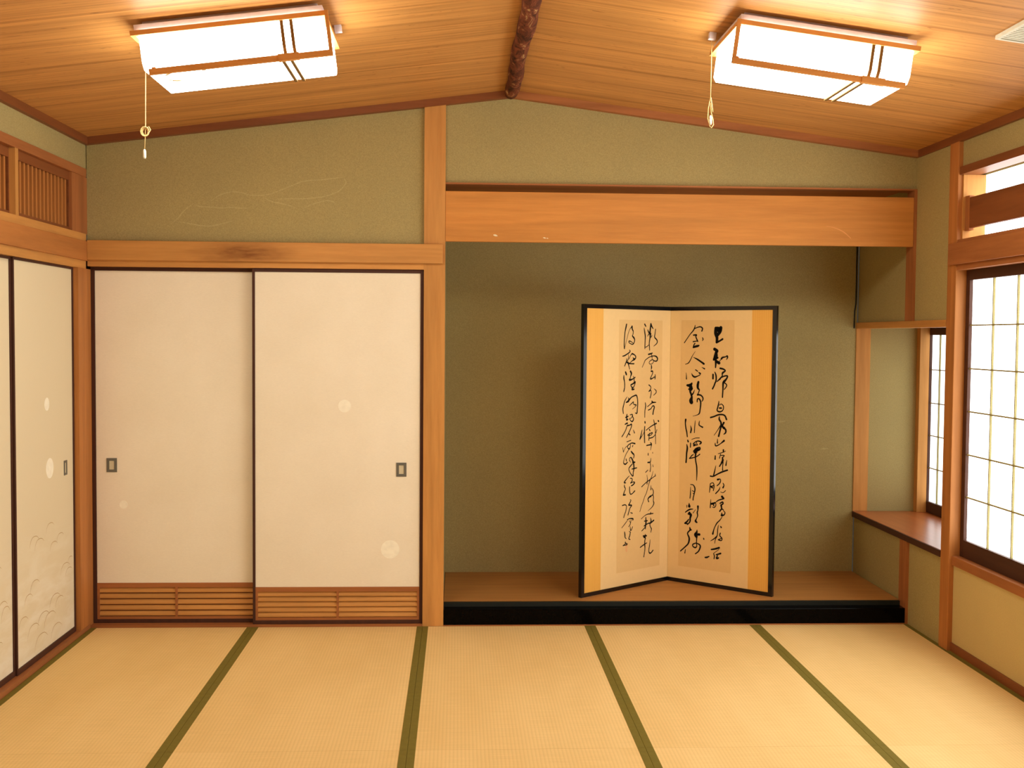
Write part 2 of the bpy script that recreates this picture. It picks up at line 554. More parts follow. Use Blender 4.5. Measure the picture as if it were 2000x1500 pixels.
struct('pillar', boxes((PL, PR, 0.0, 0.11, 0.0, 2.735)), 'hinoki_Z', 'square pale wood post between the closet doors and the alcove', 'post')
struct('pillar', boxes((XL - 0.11, -1.889, -0.14, 0.11, 0.0, 1.8475)), 'aged_Z', 'corner post between the left doors and the closet doors', 'post')
struct('trim_5', boxes((XL + 0.012, PR - 0.012, -0.022, -0.0005, 1.893, 1.992), bev=0.002), 'stained_rail', 'long flat wooden rail above the closet doors', 'rail')
struct('trim_6', boxes((-1.888, PL - 0.0005, 0.0, 0.1, 1.862, 1.93)), 'hinoki_X', 'wooden head track over the closet doors', 'rail')
struct('trim_7', boxes((-1.888, PL - 0.0005, 0.0, 0.1, -0.05, 0.012)), 'cedar_X', 'wooden floor track below the closet doors', 'rail')
struct('trim_8', boxes((PR, XR, 0.0, 0.10, 2.304, 2.3118)), 'cedar_X', 'thin wooden edge strip at the foot of the gable wall over the alcove', 'rail')

# ------------------------------------------------------------------ closet sliding doors
def pull(parent, cx, cz, w, h, y, face):
    """Recessed finger pull: square metal rim with a pale cup."""
    ex = Vector((1, 0, 0)) if face == 'back' else Vector((0, 1, 0))
    bm = BM()
    rim = 0.26 * w
    def rect(u0, u1, z0, z1, d0, d1, mi):
        if face == 'back':
            box(bm, cx + u0, cx + u1, y - d1, y - d0, cz + z0, cz + z1, mi)
        else:
            box(bm, y + d0, y + d1, cx + u0, cx + u1, cz + z0, cz + z1, mi)
    rect(-w / 2, w / 2, h / 2 - rim, h / 2, -0.004, 0.003, 0)
    rect(-w / 2, w / 2, -h / 2, -h / 2 + rim, -0.004, 0.003, 0)
    rect(-w / 2, -w / 2 + rim, -h / 2 + rim, h / 2 - rim, -0.004, 0.003, 0)
    rect(w / 2 - rim, w / 2, -h / 2 + rim, h / 2 - rim, -0.004, 0.003, 0)
    o = obj('door_pull', bm, 'steel', parent)
    o['label'] = 'grey metal finger pull'
    bm = BM()
    rect(-w / 2 + rim, w / 2 - rim, -h / 2 + rim, h / 2 - rim, -0.004, 0.0006, 0)
    obj('pull_cup', bm, 'steel_light', o)

def closet_door(name, x0, x1, yf, label, pull_at, dots, zh, stl, str_):
    z0, z1 = 0.012, 1.862
    d = thing(name, ((x0 + x1) / 2, yf + 0.012, z0), label, 'sliding door', kind='structure')
    top, bot = 0.019, 0.02
    obj('door_frame', boxes((x0, x0 + stl, yf, yf + 0.026, z0, z1), (x1 - str_, x1, yf, yf + 0.026, z0, z1),
        (x0 + stl, x1 - str_, yf, yf + 0.026, z1 - top, z1), (x0 + stl, x1 - str_, yf, yf + 0.026, z0, z0 + bot), bev=0.0015), 'dark_Z', d)['label'] = 'dark brown lacquered frame'
    bm = BM()
    box(bm, x0 + stl, x1 - str_, yf + 0.006, yf + 0.02, zh, z1 - top)
    for cx, cz, r in dots:
        disc(bm, (cx, yf + 0.006, cz), (0, -1, 0), r, 0.0006, 1)
    obj('paper_panel', bm, ['fusuma_paper', 'white_spot'], d)['label'] = 'cream paper panel with pale round spots'
    # slatted wooden foot panel
    a, b = x0 + stl, x1 - str_
    bm = BM()
    zb, zt = z0 + bot, zh
    box(bm, a, b, yf + 0.014, yf + 0.022, zb, zt, 1)
    box(bm, a, b, yf + 0.003, yf + 0.014, zt - 0.024, zt)
    box(bm, a, b, yf + 0.003, yf + 0.014, zb, zb + 0.014)
    for c in (a, (a + b) / 2 - 0.006, b - 0.012):
        box(bm, c, c + 0.012, yf + 0.003, yf + 0.014, zb + 0.014, zt - 0.024)
    n, lo, hi = 5, zb + 0.014, zt - 0.024
    p = (hi - lo) / n
    for k in range(n):
        zc = lo + p * (k + 0.5)
        for u0, u1 in ((a + 0.012, (a + b) / 2 - 0.006), ((a + b) / 2 + 0.006, b - 0.012)):
            # sloping louvre slat, tipped so its upper face looks into the room
            prism(bm, [(u0, yf + 0.005, zc - 0.011), (u0, yf + 0.005, zc - 0.004), (u0, yf + 0.0135, zc + 0.012), (u0, yf + 0.0138, zc - 0.005)], (u1 - u0, 0, 0), 2)
    obj('slatted_foot_panel', bm, ['cedar_X', 'slat_back', 'hinoki_X'], d)['label'] = 'brown wooden louvred foot panel'
    pull(d, pull_at[0], pull_at[1], 0.053, 0.073, yf + 0.006, 'back')
    return d

closet_door('door_1', -1.889, -1.035, 0.05, 'left closet sliding door, duller cream, with one small pale spot below its pull',
            (-1.79, 0.838), [(-1.732, 0.632, 0.021)], 0.222, 0.02, 0.02)
closet_door('door_2', -1.06, PL - 0.0005, 0.012, 'right closet sliding door beside the post, brighter cream, with two pale spots',
            (-0.292, 0.822), [(-0.587, 1.153, 0.033), (-0.349, 0.403, 0.048)], 0.206, 0.0135, 0.017)
struct('wall_closet', boxes((-2.0, -0.07, 0.12, 0.16, 0.0, 2.0)), 'slat_back', 'dark closet interior behind the sliding doors', 'wall')

# ------------------------------------------------------------------ left wall
struct('wall_left', boxes((XL - 0.1, XL - 0.004, YR, 0.1, 2.34, 2.54)), 'plaster', 'narrow band of olive plaster above the left transom', 'wall')
struct('trim_9', boxes((XL - 0.06, XL + 0.012, YR, -0.0005, 1.888, 1.986), bev=0.002), 'aged_Y', 'long flat wooden rail above the left sliding doors', 'rail')
struct('trim_10', boxes((XL - 0.09, XL + 0.0, YR, -0.0005, 1.848, 1.8878)), 'hinoki_Y', 'wooden head track over the left sliding doors', 'rail')
struct('trim_11', boxes((XL - 0.09, XL + 0.006, YR, -0.0005, 2.31, 2.353), bev=0.002), 'cedar_Y', 'wooden beam along the top of the left transom', 'rail')
struct('trim_12', boxes((XL - 0.09, XL + 0.003, YR, -0.0005, 1.9862, 2.024)), 'hinoki_Y', 'wooden sill along the foot of the left transom', 'rail')
struct('trim_13', boxes((XL - 0.09, XL + 0.008, YR, -0.0005, -0.05, 0.022)), 'cedar_Y', 'brown floor track below the left sliding doors', 'rail')
struct('pillar', boxes((XL - 0.07, XL + 0.001, -0.205, 0.05, 2.0242, 2.3098)), 'cedar_Z', 'wide wooden upright closing the left transom at the room corner', 'post')
struct('pillar', boxes((XL - 0.09, XL + 0.004, -0.915, -0.881, 2.0242, 2.3098)), 'hinoki_Z', 'slim wooden upright between the two left transom grilles', 'post')

def transom(y1, y0, xf, label):
    """Slatted wooden grille filling one bay over the left doors."""
    t = thing('transom_grille', (xf - 0.012, (y0 + y1) / 2, 2.0242), label, 'transom grille', 'slatted grilles over the left doors')
    z0, z1 = 2.0244, 2.3096
    obj('grille_frame', boxes((xf - 0.03, xf, y0, y1, z1 - 0.042, z1), (xf - 0.03, xf, y0, y1, z0, z0 + 0.016),
        (xf - 0.03, xf, y0, y0 + 0.008, z0 + 0.016, z1 - 0.042), (xf - 0.03, xf, y1 - 0.008, y1, z0 + 0.016, z1 - 0.042)), 'mould_Y', t)
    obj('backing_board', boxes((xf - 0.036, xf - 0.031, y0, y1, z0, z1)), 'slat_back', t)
    n = 14
    p = (y1 - y0 - 0.016) / n
    for k in range(n):
        yc = y0 + 0.008 + p * (k + 0.5)
        obj('slat', boxes((xf - 0.022, xf - 0.006, yc - 0.009, yc + 0.009, z0 + 0.016, z1 - 0.042)), 'aged_Z', t)
transom(-0.2055, -0.8805, XL - 0.012, 'upright slatted wooden grille over the left doors, nearest the room corner')
transom(-0.9155, -1.60, XL - 0.022, 'upright slatted wooden grille over the left doors, cut by the left picture edge')

ARCS = [(-0.471, 0.625, 0.055, 0.027), (-0.669, 0.596, 0.06, 0.032), (-0.608, 0.575, 0.061, 0.032), (-0.338, 0.554, 0.049, 0.023), (-0.426, 0.528, 0.052, 0.025), (-0.273, 0.394, 0.069, 0.032), (-0.223, 0.362, 0.051, 0.023), (-0.666, 0.395, 0.06, 0.032), (-0.844, 0.36, 0.032, 0.018), (-0.744, 0.347, 0.05, 0.027), (-0.414, 0.274, 0.075, 0.036), (-0.356, 0.25, 0.058, 0.027), (-0.217, 0.206, 0.061, 0.027), (-0.835, 0.34, 0.033, 0.018), (-1.007, 0.377, 0.052, 0.032), (-0.977, 0.349, 0.05, 0.041), (-0.564, 0.224, 0.08, 0.041), (-0.482, 0.204, 0.082, 0.041), (-0.805, 0.259, 0.057, 0.032), (-0.689, 0.199, 0.076, 0.041), (-0.399, 0.128, 0.075, 0.036), (-0.831, 0.211, 0.045, 0.032), (-0.594, 0.131, 0.087, 0.046), (-0.959, 0.185, 0.062, 0.041), (-0.834, 0.112, 0.04, 0.023), (-0.938, 0.125, 0.05, 0.041), (-1.047, 0.533, 0.03, 0.018), (-0.926, 0.408, 0.029, 0.023), (-1.042, 0.211, 0.029, 0.018), (-0.201, 0.413, 0.031, 0.014),
        (-1.2, 0.42, 0.06, 0.03), (-1.32, 0.35, 0.07, 0.035), (-1.15, 0.28, 0.07, 0.04), (-1.42, 0.22, 0.08, 0.04), (-1.25, 0.15, 0.08, 0.04), (-1.52, 0.4, 0.06, 0.03)]
def painted_door(name, y0, y1, xf, label, pull_y, dots):
    z0, z1 = 0.022, 1.848
    d = thing(name, (xf - 0.012, (y0 + y1) / 2, z0), label, 'sliding door', kind='structure')
    obj('door_frame', boxes((xf - 0.026, xf, y0, y0 + 0.011, z0, z1), (xf - 0.026, xf, y1 - 0.012, y1, z0, z1),
        (xf - 0.026, xf, y0 + 0.011, y1 - 0.012, z1 - 0.012, z1), (xf - 0.026, xf, y0 + 0.011, y1 - 0.012, z0, z0 + 0.026), bev=0.0015), 'dark_Z', d)['label'] = 'dark brown lacquered frame'
    bm = BM()
    xp = xf - 0.006
    box(bm, xf - 0.02, xp, y0 + 0.011, y1 - 0.012, z0 + 0.026, z1 - 0.012)
    for yc, zc, r in dots:
        disc(bm, (xp, yc, zc), (1, 0, 0), r, 0.0006, 1)
    for (ya, za, hw, h) in ARCS:
        if y0 + 0.03 < ya - hw and ya + hw < y1 - 0.015:
            pts = [(ya - hw, za - h * 1.5, 0.0008), (ya - hw * 0.86, za - h * 0.75, 0.0018), (ya - hw * 0.5, za - h * 0.15, 0.0026), (ya, za, 0.003),
                   (ya + hw * 0.5, za - h * 0.14, 0.0026), (ya + hw * 0.9, za - h * 0.62, 0.001)]
            brush(bm, pts, (xp, 0, 0), (0, 1, 0), (0, 0, 1), (1, 0, 0), 0.0005, mi=2, caps=False)
    obj('paper_panel', bm, ['mist_paper', 'white_spot', 'wave_line'], d)['label'] = 'cream paper panel painted with faint arched hills and mist'
    if pull_y is not None:
        pull(d, pull_y, 0.862, 0.042, 0.072, xp, 'left')
painted_door('door_3', -0.895, -0.1415, -1.912, 'painted sliding door on the left wall nearest the corner, with small pull', -0.262, [(-0.50, 1.188, 0.031), (-0.47, 0.884, 0.048)])
painted_door('door_4', -1.72, -0.8956, -1.921, 'painted sliding door at the left picture edge, tucked behind its neighbour', None, [])
struct('wall_left_outer', boxes((XL - 0.14, XL - 0.101, YR, 0.12, -0.05, 2.54)), 'plaster', 'plain outer face closing the left side', 'wall')
struct('wall_left_near', boxes((XL - 0.1, XL - 0.02, YR, -1.722, 0.022, 1.8478)), 'fusuma_paper', 'further plain doors along the left side behind the viewer', 'wall')
struct('wall_left_near', boxes((XL - 0.1, XL - 0.02, YR, -1.602, 2.0242, 2.3098)), 'cedar_Y', 'plain wood closing the rest of the left transom', 'wall')

# ------------------------------------------------------------------ alcove
FZ = 0.108
bm = boxes((PL, 2.404, AY, AY + 0.08, 0.0, 2.55))
for x, z in ((1.951, 1.02), (2.217, 0.856)):
    brush(bm, [(x - 0.022, z - 0.003, 0.004), (x, z, 0.011), (x + 0.022, z + 0.003, 0.005)], (0, AY, 0), (1, 0, 0), (0, 0, 1), (0, -1, 0), 0.0004, mi=1)
struct('wall_alcove', bm, ['plaster', 'plaster_mark'], 'shadowed olive plaster at the back of the alcove', 'wall')
struct('wall_alcove_side', boxes((PR - 0.05, PR - 0.002, 0.11, AY, 0.0, 2.55)), 'plaster', 'hidden left side of the alcove behind the post', 'wall')
struct('ceiling_alcove', boxes((PR, 2.404, 0.1, AY, 2.322, 2.36)), 'cedar_X', 'dark wooden alcove ceiling glimpsed through the slot above the lintel', 'ceiling')
bm = boxes((PR + 0.0005, 2.3945, 0.004, 0.036, 2.010, 2.268), bev=0.0015)
for x, z, s in ((0.19, 2.043, 0.009), (0.445, 2.033, 0.006), (0.46, 2.031, 0.004)):
    brush(bm, [(x - s, z + s * 0.2, s * 0.6), (x, z, s * 1.1), (x + s, z - s * 0.3, s * 0.5)], (0, 0.004, 0), (1, 0, 0), (0, 0, 1), (0, -1, 0), 0.0004, mi=1)
brush(bm, [(1.93, 2.112, 0.002), (1.975, 2.103, 0.004), (2.02, 2.083, 0.005), (2.06, 2.05, 0.003)], (0, 0.004, 0), (1, 0, 0), (0, 0, 1), (0, -1, 0), 0.0004, mi=2)
tag(obj('alcove_lintel', bm, ['lintel', 'mark_white', 'mark_scratch']), 'broad orange wood board spanning the top of the alcove', 'lintel board')
t = thing('alcove_floor', (1.15, 0.45, 0.0), 'raised brown wooden alcove floor with a dark front edge, below the folding screen', 'alcove floor')
obj('floor_board', boxes((PR + 0.0005, 2.403, 0.092, AY - 0.0005, 0.0, FZ)), 'alcove_board', t)
obj('edge_band', boxes((PR + 0.0005, 2.394, 0.072, 0.0918, 0.0, FZ + 0.0006)), 'black_cord', t)['label'] = 'dark green black edge band'
tag(obj('alcove_sill', boxes((PR + 0.0005, 2.3945, 0.0, 0.0715, 0.006, 0.0865), bev=0.003), 'lacquer'), 'glossy black lacquered sill along the front of the alcove floor', 'alcove sill')
struct('trim_14', boxes((PR + 0.0005, 2.3945, -0.002, 0.02, -0.05, 0.006)), 'cedar_X', 'thin brown strip between the mats and the black sill', 'rail')
struct('pillar', boxes((2.395, 2.437, 0.0, 0.095, 0.0, 0.443), (2.395, 2.437, 0.0, 0.095, 1.6198, 2.3038)), 'cedar_Z', 'thin post at the right end of the alcove', 'post')

# ------------------------------------------------------------------ right wall, bay with desk board
BX = 2.41     # plaster face beside the alcove
struct('wall_right', boxes((BX, BX + 0.08, -0.40, AY, 1.62, 2.55), (BX, BX + 0.06, -0.40, AY, 0.0, 0.443),
       (XR, XR + 0.1, YR, -0.40, 2.352, 2.54)), 'plaster', 'olive plaster of the right wall above and below the bay', 'wall')
struct('trim_15', boxes((2.396, 2.50, -0.408, AY - 0.0005, 1.584, 1.6196), bev=0.0015), 'hinoki_Y', 'horizontal wooden rail over the small side window bay', 'rail')
struct('pillar', boxes((2.40, 2.488, AY - 0.006, AY + 0.05, 0.4785, 1.5838)), 'hinoki_Z', 'pale wooden strip at the back corner of the side window bay', 'post')
struct('wall_bay', boxes((2.4885, 2.86, AY, AY + 0.07, 0.40, 1.70)), 'plaster', 'grey plaster end wall of the side window bay', 'wall')
struct('pillar', boxes((2.776, 2.833, AY - 0.05, AY - 0.0002, 0.4785, 1.65)), 'hinoki_Z', 'slim wooden upright beside the small paper window', 'post')
struct('ceiling_bay', boxes((2.5002, 2.9, -0.42, AY, 1.62, 1.66)), 'cedar_Y', 'wooden soffit hidden above the side window bay', 'ceiling')
struct('wall_bay_near', boxes((2.4795, 2.9, -0.46, -0.415, 0.3, 1.70)), 'plaster', 'near end wall of the side window bay, behind the big post', 'wall')
desk = tag(obj('desk_board', boxes((2.4, 2.8985, -0.412, AY - 0.0065, 0.4435, 0.478), bev=0.002), 'desk_board'), 'built-in polished brown wooden desk board with dark edge in the side window bay', 'desk board')
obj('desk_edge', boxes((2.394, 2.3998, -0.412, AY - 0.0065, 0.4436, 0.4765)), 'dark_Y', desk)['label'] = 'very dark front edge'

def shoji(name, x, y_edges, z_edges, y_lo, y_hi, z_lo, z_hi, label, thick=0.03, mr=0.0034, paper='shoji_paper'):
    """Paper window in the x plane: dark frame, thin lattice bars, glowing paper behind."""
    d = thing(name, (x + 0.015, (y_lo + y_hi) / 2, z_lo), label, 'paper window', kind='structure')
    ya, yb = y_edges[0], y_edges[-1]
    za, zb = z_edges[0], z_edges[-1]
    obj('window_frame', boxes((x, x + thick, y_lo, ya, z_lo, z_hi), (x, x + thick, yb, y_hi, z_lo, z_hi),
        (x, x + thick, ya, yb, z_lo, za), (x, x + thick, ya, yb, zb, z_hi), bev=0.0015), 'dark_Y', d)['label'] = 'dark brown wooden frame'
    bm = BM()
    for yy in y_edges[1:-1]:
        box(bm, x + 0.006, x + 0.016, yy - mr, yy + mr, za, zb)
    for zz in z_edges[1:-1]:
        box(bm, x + 0.0065, x + 0.0155, ya, yb, zz - mr, zz + mr)
    obj('lattice', bm, 'lattice', d)
    obj('paper', boxes((x + 0.017, x + 0.019, ya, yb, za, zb)), paper, d)['label'] = 'bright white backlit paper'
    return d

zs = [0.552, 0.761, 0.967, 1.176, 1.383, 1.592, 1.808]
ys = [-0.545 - 0.2255 * k for k in range(5)][::-1]
shoji('window_1', 2.45, ys, zs, ys[0] - 0.03, -0.508, 0.468, 1.857, 'large bright paper window with square lattice on the right wall')
ys2 = [ys[0] - 0.06 - 0.2255 * k for k in range(17)][::-1]  # unseen window row, assumed to carry on, lengthened to add fill light
shoji('window_2', 2.45, ys2, zs, ys2[0] - 0.03, ys[0] - 0.0305, 0.468, 1.857, 'unseen further row of paper windows on the right wall, lengthened to add fill light')
WEND = ys2[0] - 0.03
shoji('window_3', 2.834, [AY - 0.05 - 0.1225 * k for k in range(9)][::-1], [0.545, 0.748, 0.944, 1.14, 1.34, 1.548], -0.414, AY - 0.022, 0.4785, 1.6196,
      'small narrow paper window inside the side bay, behind the big right post', mr=0.0026, paper='side_paper')

struct('pillar', boxes((2.397, 2.478, -0.508, -0.412, 0.0, 2.475), bev=0.003), 'aged_Z', 'large square wooden post on the right wall beside the paper window', 'post')
struct('trim_16', boxes((2.382, 2.40, YR, -0.448, 1.884, 1.986), bev=0.002), 'cedar_Y', 'long flat brown rail above the paper windows on the right wall', 'rail')
struct('trim_17', boxes((2.4002, 2.5, YR, -0.5085, 1.857, 2.003)), 'cedar_Y', 'wooden head track above the paper windows', 'rail')
struct('trim_18', boxes((2.405, 2.5, YR, -0.5085, 2.314, 2.3518)), 'mould_Y', 'reddish brown beam over the right transom opening', 'rail')
struct('trim_19', boxes((2.412, 2.5, YR, -0.5085, 0.424, 0.468)), 'cedar_Y', 'wooden sill beam below the paper windows', 'rail')
struct('trim_20', boxes((2.414, 2.5, YR, -0.5085, -0.05, 0.042)), 'mould_Y', 'dark brown skirting along the right wall', 'skirting')
struct('wall_right_lower', boxes((2.422, 2.5, YR, -0.5085, 0.042, 0.424)), 'lower_paper', 'pale yellow wall panel below the paper window', 'wall')
struct('wall_right_near', boxes((2.43, 2.5, YR, WEND - 0.0005, 0.468, 1.857)), 'plaster', 'plaster of the right wall beyond the windows', 'wall')

# transom opening over the paper windows: deep reveal, dark board, bright paper behind
t = thing('window_4', (2.47, -1.4, 2.003), 'right transom opening with a dark board across bright paper', 'transom window', kind='structure')
obj('transom_board', boxes((2.432, 2.452, -2.35, -0.565, 2.055, 2.20)), 'mould_Y', t)['label'] = 'dark reddish brown board'
obj('reveal', boxes((2.42, 2.53, -0.52, -0.5087, 2.0035, 2.3135), (2.42, 2.53, -2.4, -2.36, 2.0035, 2.3135)), 'hinoki_Z', t)
obj('board_bracket', boxes((2.43, 2.453, -0.5645, -0.5205, 2.045, 2.21)), 'cedar_Z', t)
obj('transom_paper', boxes((2.531, 2.534, -2.4, -0.50, 2.0035, 2.3135)), 'shoji_paper', t)['label'] = 'bright backlit paper'
struct('wall_right_transom', boxes((2.43, 2.5, YR, -2.4005, 2.003, 2.314)), 'plaster', 'plaster closing the rest of the right transom', 'wall')
struct('wall_right_outer', boxes((2.535, 2.60, YR, -0.46, -0.05, 2.54), (2.9, 2.95, -0.46, 1.0, -0.05, 2.54)), 'plaster', 'outer face closing the right side', 'wall')
struct('wall_rear', boxes((-2.1, 2.7, YR - 0.08, YR - 0.001, -0.05, 2.9)), 'fusuma_paper', 'pale wall behind the viewer', 'wall')

# loose black cable hanging in the alcove corner
bm = BM()
tube(bm, [(2.392, AY - 0.008, 2.32), (2.393, AY - 0.007, 2.0), (2.393, AY - 0.007, 1.78), (2.391, AY - 0.009, 1.73), (2.384, AY - 0.012, 1.69), (2.382, AY - 0.012, 1.585)], 0.0042, 8)
tag(obj('cable', bm, 'black_cord'), 'thin black cable hanging down the right back corner of the alcove', 'cable')

# ------------------------------------------------------------------ ceiling grille at the right edge
m = -SR
def slope_pt(a, y, c, mm, zc):
    k = 1 / math.sqrt(1 + mm * mm)
    return Vector((a + c * mm * k, y, zc(a) - c * k))
def slab(bm, a0, a1, y0, y1, c0, c1, mm, mi=0):
    P = [slope_pt(a, y, c, mm, ceil_z) for c in (c0, c1) for (a, y) in ((a0, y0), (a1, y0), (a1, y1), (a0, y1))]
    vs = [bm.verts.new(p) for p in P]
    fs = [bm.faces.new([vs[i] for i in q]) for q in ((0, 1, 2, 3), (4, 7, 6, 5), (0, 4, 5, 1), (1, 5, 6, 2), (2, 6, 7, 3), (3, 7, 4, 0))]
    for f in fs:
        f.material_index = mi
    bmesh.ops.recalc_face_normals(bm, faces=fs)
vx0, vx1, vy1, vy0 = 1.862, 2.36, -1.962, -2.9
v = thing('ceiling_vent', ((vx0 + vx1) / 2, (vy0 + vy1) / 2, ceil_z((vx0 + vx1) / 2)), 'white louvred ceiling vent cut by the right picture edge', 'ceiling vent')
bm = BM()
for q in ((vx0, vx1, vy1 - 0.012, vy1), (vx0, vx1, vy0, vy0 + 0.012), (vx0, vx0 + 0.012, vy0 + 0.012, vy1 - 0.012), (vx1 - 0.012, vx1, vy0 + 0.012, vy1 - 0.012)):
    slab(bm, *q, 0.0, 0.014, m)
obj('vent_frame', bm, 'vent_white', v)
bm = BM()
slab(bm, vx0 + 0.012, vx1 - 0.012, vy0 + 0.012, vy1 - 0.012, 0.0, 0.003, m, 1)
yy = vy1 - 0.016
while yy > vy0 + 0.04:
    slab(bm, vx0 + 0.012, vx1 - 0.012, yy - 0.010, yy, 0.003, 0.011, m, 0)
    yy -= 0.017
obj('louvres', bm, ['vent_white', 'vent_gap'], v)

# ------------------------------------------------------------------ ceiling lights
def ceiling_light(a0, a1, mm, bar_side, front_bars, low_bars, label, cord_a, cord_z, loop, switch_a):
    y0, yb = -1.85, -1.42        # front and back of the shade
    t = thing('ceiling_light', ((a0 + a1) / 2, (y0 + yb) / 2, ceil_z((a0 + a1) / 2)), label, 'ceiling light', 'ceiling lights')
    S = lambda bm, *q, mi=0: slab(bm, *q, mm, mi)
    bm = BM(); S(bm, a0 + 0.03, a1 - 0.03, y0 + 0.05, yb - 0.01, 0.0, 0.0198); S(bm, a0 + 0.01, a1 - 0.01, y0 + 0.008, yb + 0.008, 0.02, 0.0448)
    obj('base_plate', bm, 'white_metal', t)['label'] = 'white metal base plate'
    bm = BM()
    for q in ((a0, a1, y0 - 0.014, y0 - 0.0005), (a0, a1, yb + 0.004, yb + 0.018), (a0, a0 + 0.016, y0 - 0.0005, yb + 0.004), (a1 - 0.016, a1, y0 - 0.0005, yb + 0.004)):
        S(bm, *q, 0.045, 0.062)
    obj('wooden_rim', bm, 'lamp_wood', t)
    # milky shade: shallow box with a chamfered lower front edge
    s0, s1 = a0 + 0.024, a1 - 0.018
    prof = [(y0 + 0.0005, 0.0455), (y0, 0.152), (y0 + 0.018, 0.178), (yb - 0.05, 0.178), (yb, 0.150), (yb, 0.0455)]
    bm = BM()
    A = [bm.verts.new(slope_pt(s0, y, c, mm, ceil_z)) for y, c in prof]
    B = [bm.verts.new(slope_pt(s1, y, c, mm, ceil_z)) for y, c in prof]
    fs = [bm.faces.new(A), bm.faces.new(B[::-1])] + [bm.faces.new((A[i], B[i], B[(i + 1) % 6], A[(i + 1) % 6])) for i in range(6)]
    bmesh.ops.recalc_face_normals(bm, faces=fs)
    es = [e for e in bm.edges]
    bmesh.ops.bevel(bm, geom=es, offset=0.004, segments=2, affect='EDGES', profile=0.5)
    obj('shade', bm, 'lamp_shade', t)['label'] = 'glowing milky white shade'
    # L-shaped wooden trim standing just off the shade
    bm = BM()
    if bar_side == 'right':
        h0, h1 = s0 + 0.028, s1 + 0.028
        S(bm, h1 - 0.012, h1, y0 - 0.032, y0 - 0.02, 0.05, 0.204)
        bend = h0
    else:
        h0, h1 = s0 - 0.032, s1 - 0.026
        S(bm, h0, h0 + 0.013, y0 - 0.032, y0 - 0.02, 0.05, 0.204)
    S(bm, h0, h1, y0 - 0.036, y0 - 0.022, 0.186, 0.206)
    f1, f2 = front_bars
    S(bm, min(low_bars) - 0.005, f2 + 0.016, y0 - 0.04, y0 - 0.018, 0.184, 0.207)
    S(bm, h0 + 0.01, h0 + 0.022, y0 - 0.03, y0 + 0.02, 0.180, 0.190)
    obj('wooden_trim', bm, 'lamp_wood', t)
    for k, f in enumerate((f1, f2)):
        bm = BM()
        S(bm, f - 0.0055, f + 0.0055, y0 - 0.007, y0 - 0.001, 0.05, 0.153)
        w = 0.0055
        P = [(y0 - 0.007, 0.15), (y0 - 0.001, 0.153), (y0 + 0.014, 0.181), (y0 + 0.01, 0.187)]
        A = [bm.verts.new(slope_pt(f - w, y, c, mm, ceil_z)) for y, c in P]
        B = [bm.verts.new(slope_pt(f + w, y, c, mm, ceil_z)) for y, c in P]
        fs = [bm.faces.new(A), bm.faces.new(B[::-1])] + [bm.faces.new((A[i], B[i], B[(i + 1) % 4], A[(i + 1) % 4])) for i in range(4)]
        bmesh.ops.recalc_face_normals(bm, faces=fs)
        obj('slim_bar', bm, 'slim_bar', t)
    for f in low_bars:
        bm = BM()
        S(bm, f - 0.0055, f + 0.0055, y0 + 0.0, yb - 0.05, 0.180, 0.186)
        obj('slim_bar', bm, 'slim_bar', t)
    # pull switch and cord
    sy = -1.5
    bm = BM(); S(bm, switch_a - 0.013, switch_a + 0.013, sy - 0.012, sy + 0.012, 0.0, 0.026)
    obj('switch_box', bm, 'white_metal', t)
    bm = BM()
    p0 = slope_pt(cord_a, sy, 0.03, mm, ceil_z)
    x = p0.x
    if abs(switch_a - cord_a) > 0.05:
        S(bm, cord_a - 0.01, cord_a + 0.01, sy - 0.01, sy + 0.01, 0.0, 0.032)
    if loop:
        zk = cord_z + 0.115
        tube(bm, [p0, (x, sy, (p0.z + zk) / 2), (x - 0.001, sy, zk)], 0.0016, 6)
        tube(bm, [(x - 0.001, sy, zk), (x - 0.009, sy, zk - 0.04), (x - 0.011, sy, zk - 0.08), (x - 0.002, sy, cord_z + 0.006), (x + 0.004, sy, cord_z), (x + 0.012, sy, cord_z + 0.012), (x + 0.010, sy, cord_z + 0.03), (x + 0.002, sy, cord_z + 0.06), (x, sy, zk - 0.02)], 0.0018, 6)
        tube(bm, [(x, sy - 0.003, zk), (x + 0.006, sy - 0.003, zk - 0.04), (x + 0.008, sy - 0.003, zk - 0.055)], 0.0018, 6)
        kz = cord_z + 0.012
    else:
        zk = cord_z + 0.113
        tube(bm, [p0, (x - 0.002, sy, zk), (x - 0.006, sy, cord_z + 0.03)], 0.0016, 6)
        for j in range(3):
            ring = [(x - 0.003 + (0.010 + 0.003 * j) * math.cos(q * math.pi / 6), sy - 0.003 * j, zk - 0.012 + (0.014 + 0.002 * j) * math.sin(q * math.pi / 6)) for q in range(13)]
            tube(bm, ring, 0.0017, 6)
        tube(bm, [(x, sy - 0.004, zk), (x + 0.012, sy - 0.004, zk + 0.006), (x + 0.018, sy - 0.004, zk - 0.006), (x + 0.013, sy - 0.004, zk - 0.014)], 0.0017, 6)
        kz = cord_z
        x -= 0.006
    cord = obj('pull_cord', bm, 'cord', t)
    cord['label'] = 'cream pull cord'
    bm = BM()
    tube(bm, [(x, sy, kz + 0.036), (x, sy, kz + 0.03), (x, sy, kz + 0.006), (x, sy, kz)], [0.002, 0.0055, 0.006, 0.004], 10)
    obj('cord_knob', bm, 'vent_white', cord)
    return t

left_light = ceiling_light(-1.141, -0.473, SL, 'right', (-0.6275, -0.5945), (-0.645, -0.616),
              'box shaped ceiling light on the left slope, cord knotted halfway', -1.184, 2.181, False, -0.462)
ceiling_light(0.990, 1.646, -SR, 'left', (1.480, 1.511), (1.449, 1.479),
              'box shaped ceiling light on the right slope, cord looped short', 0.972, 2.332, True, 0.972)

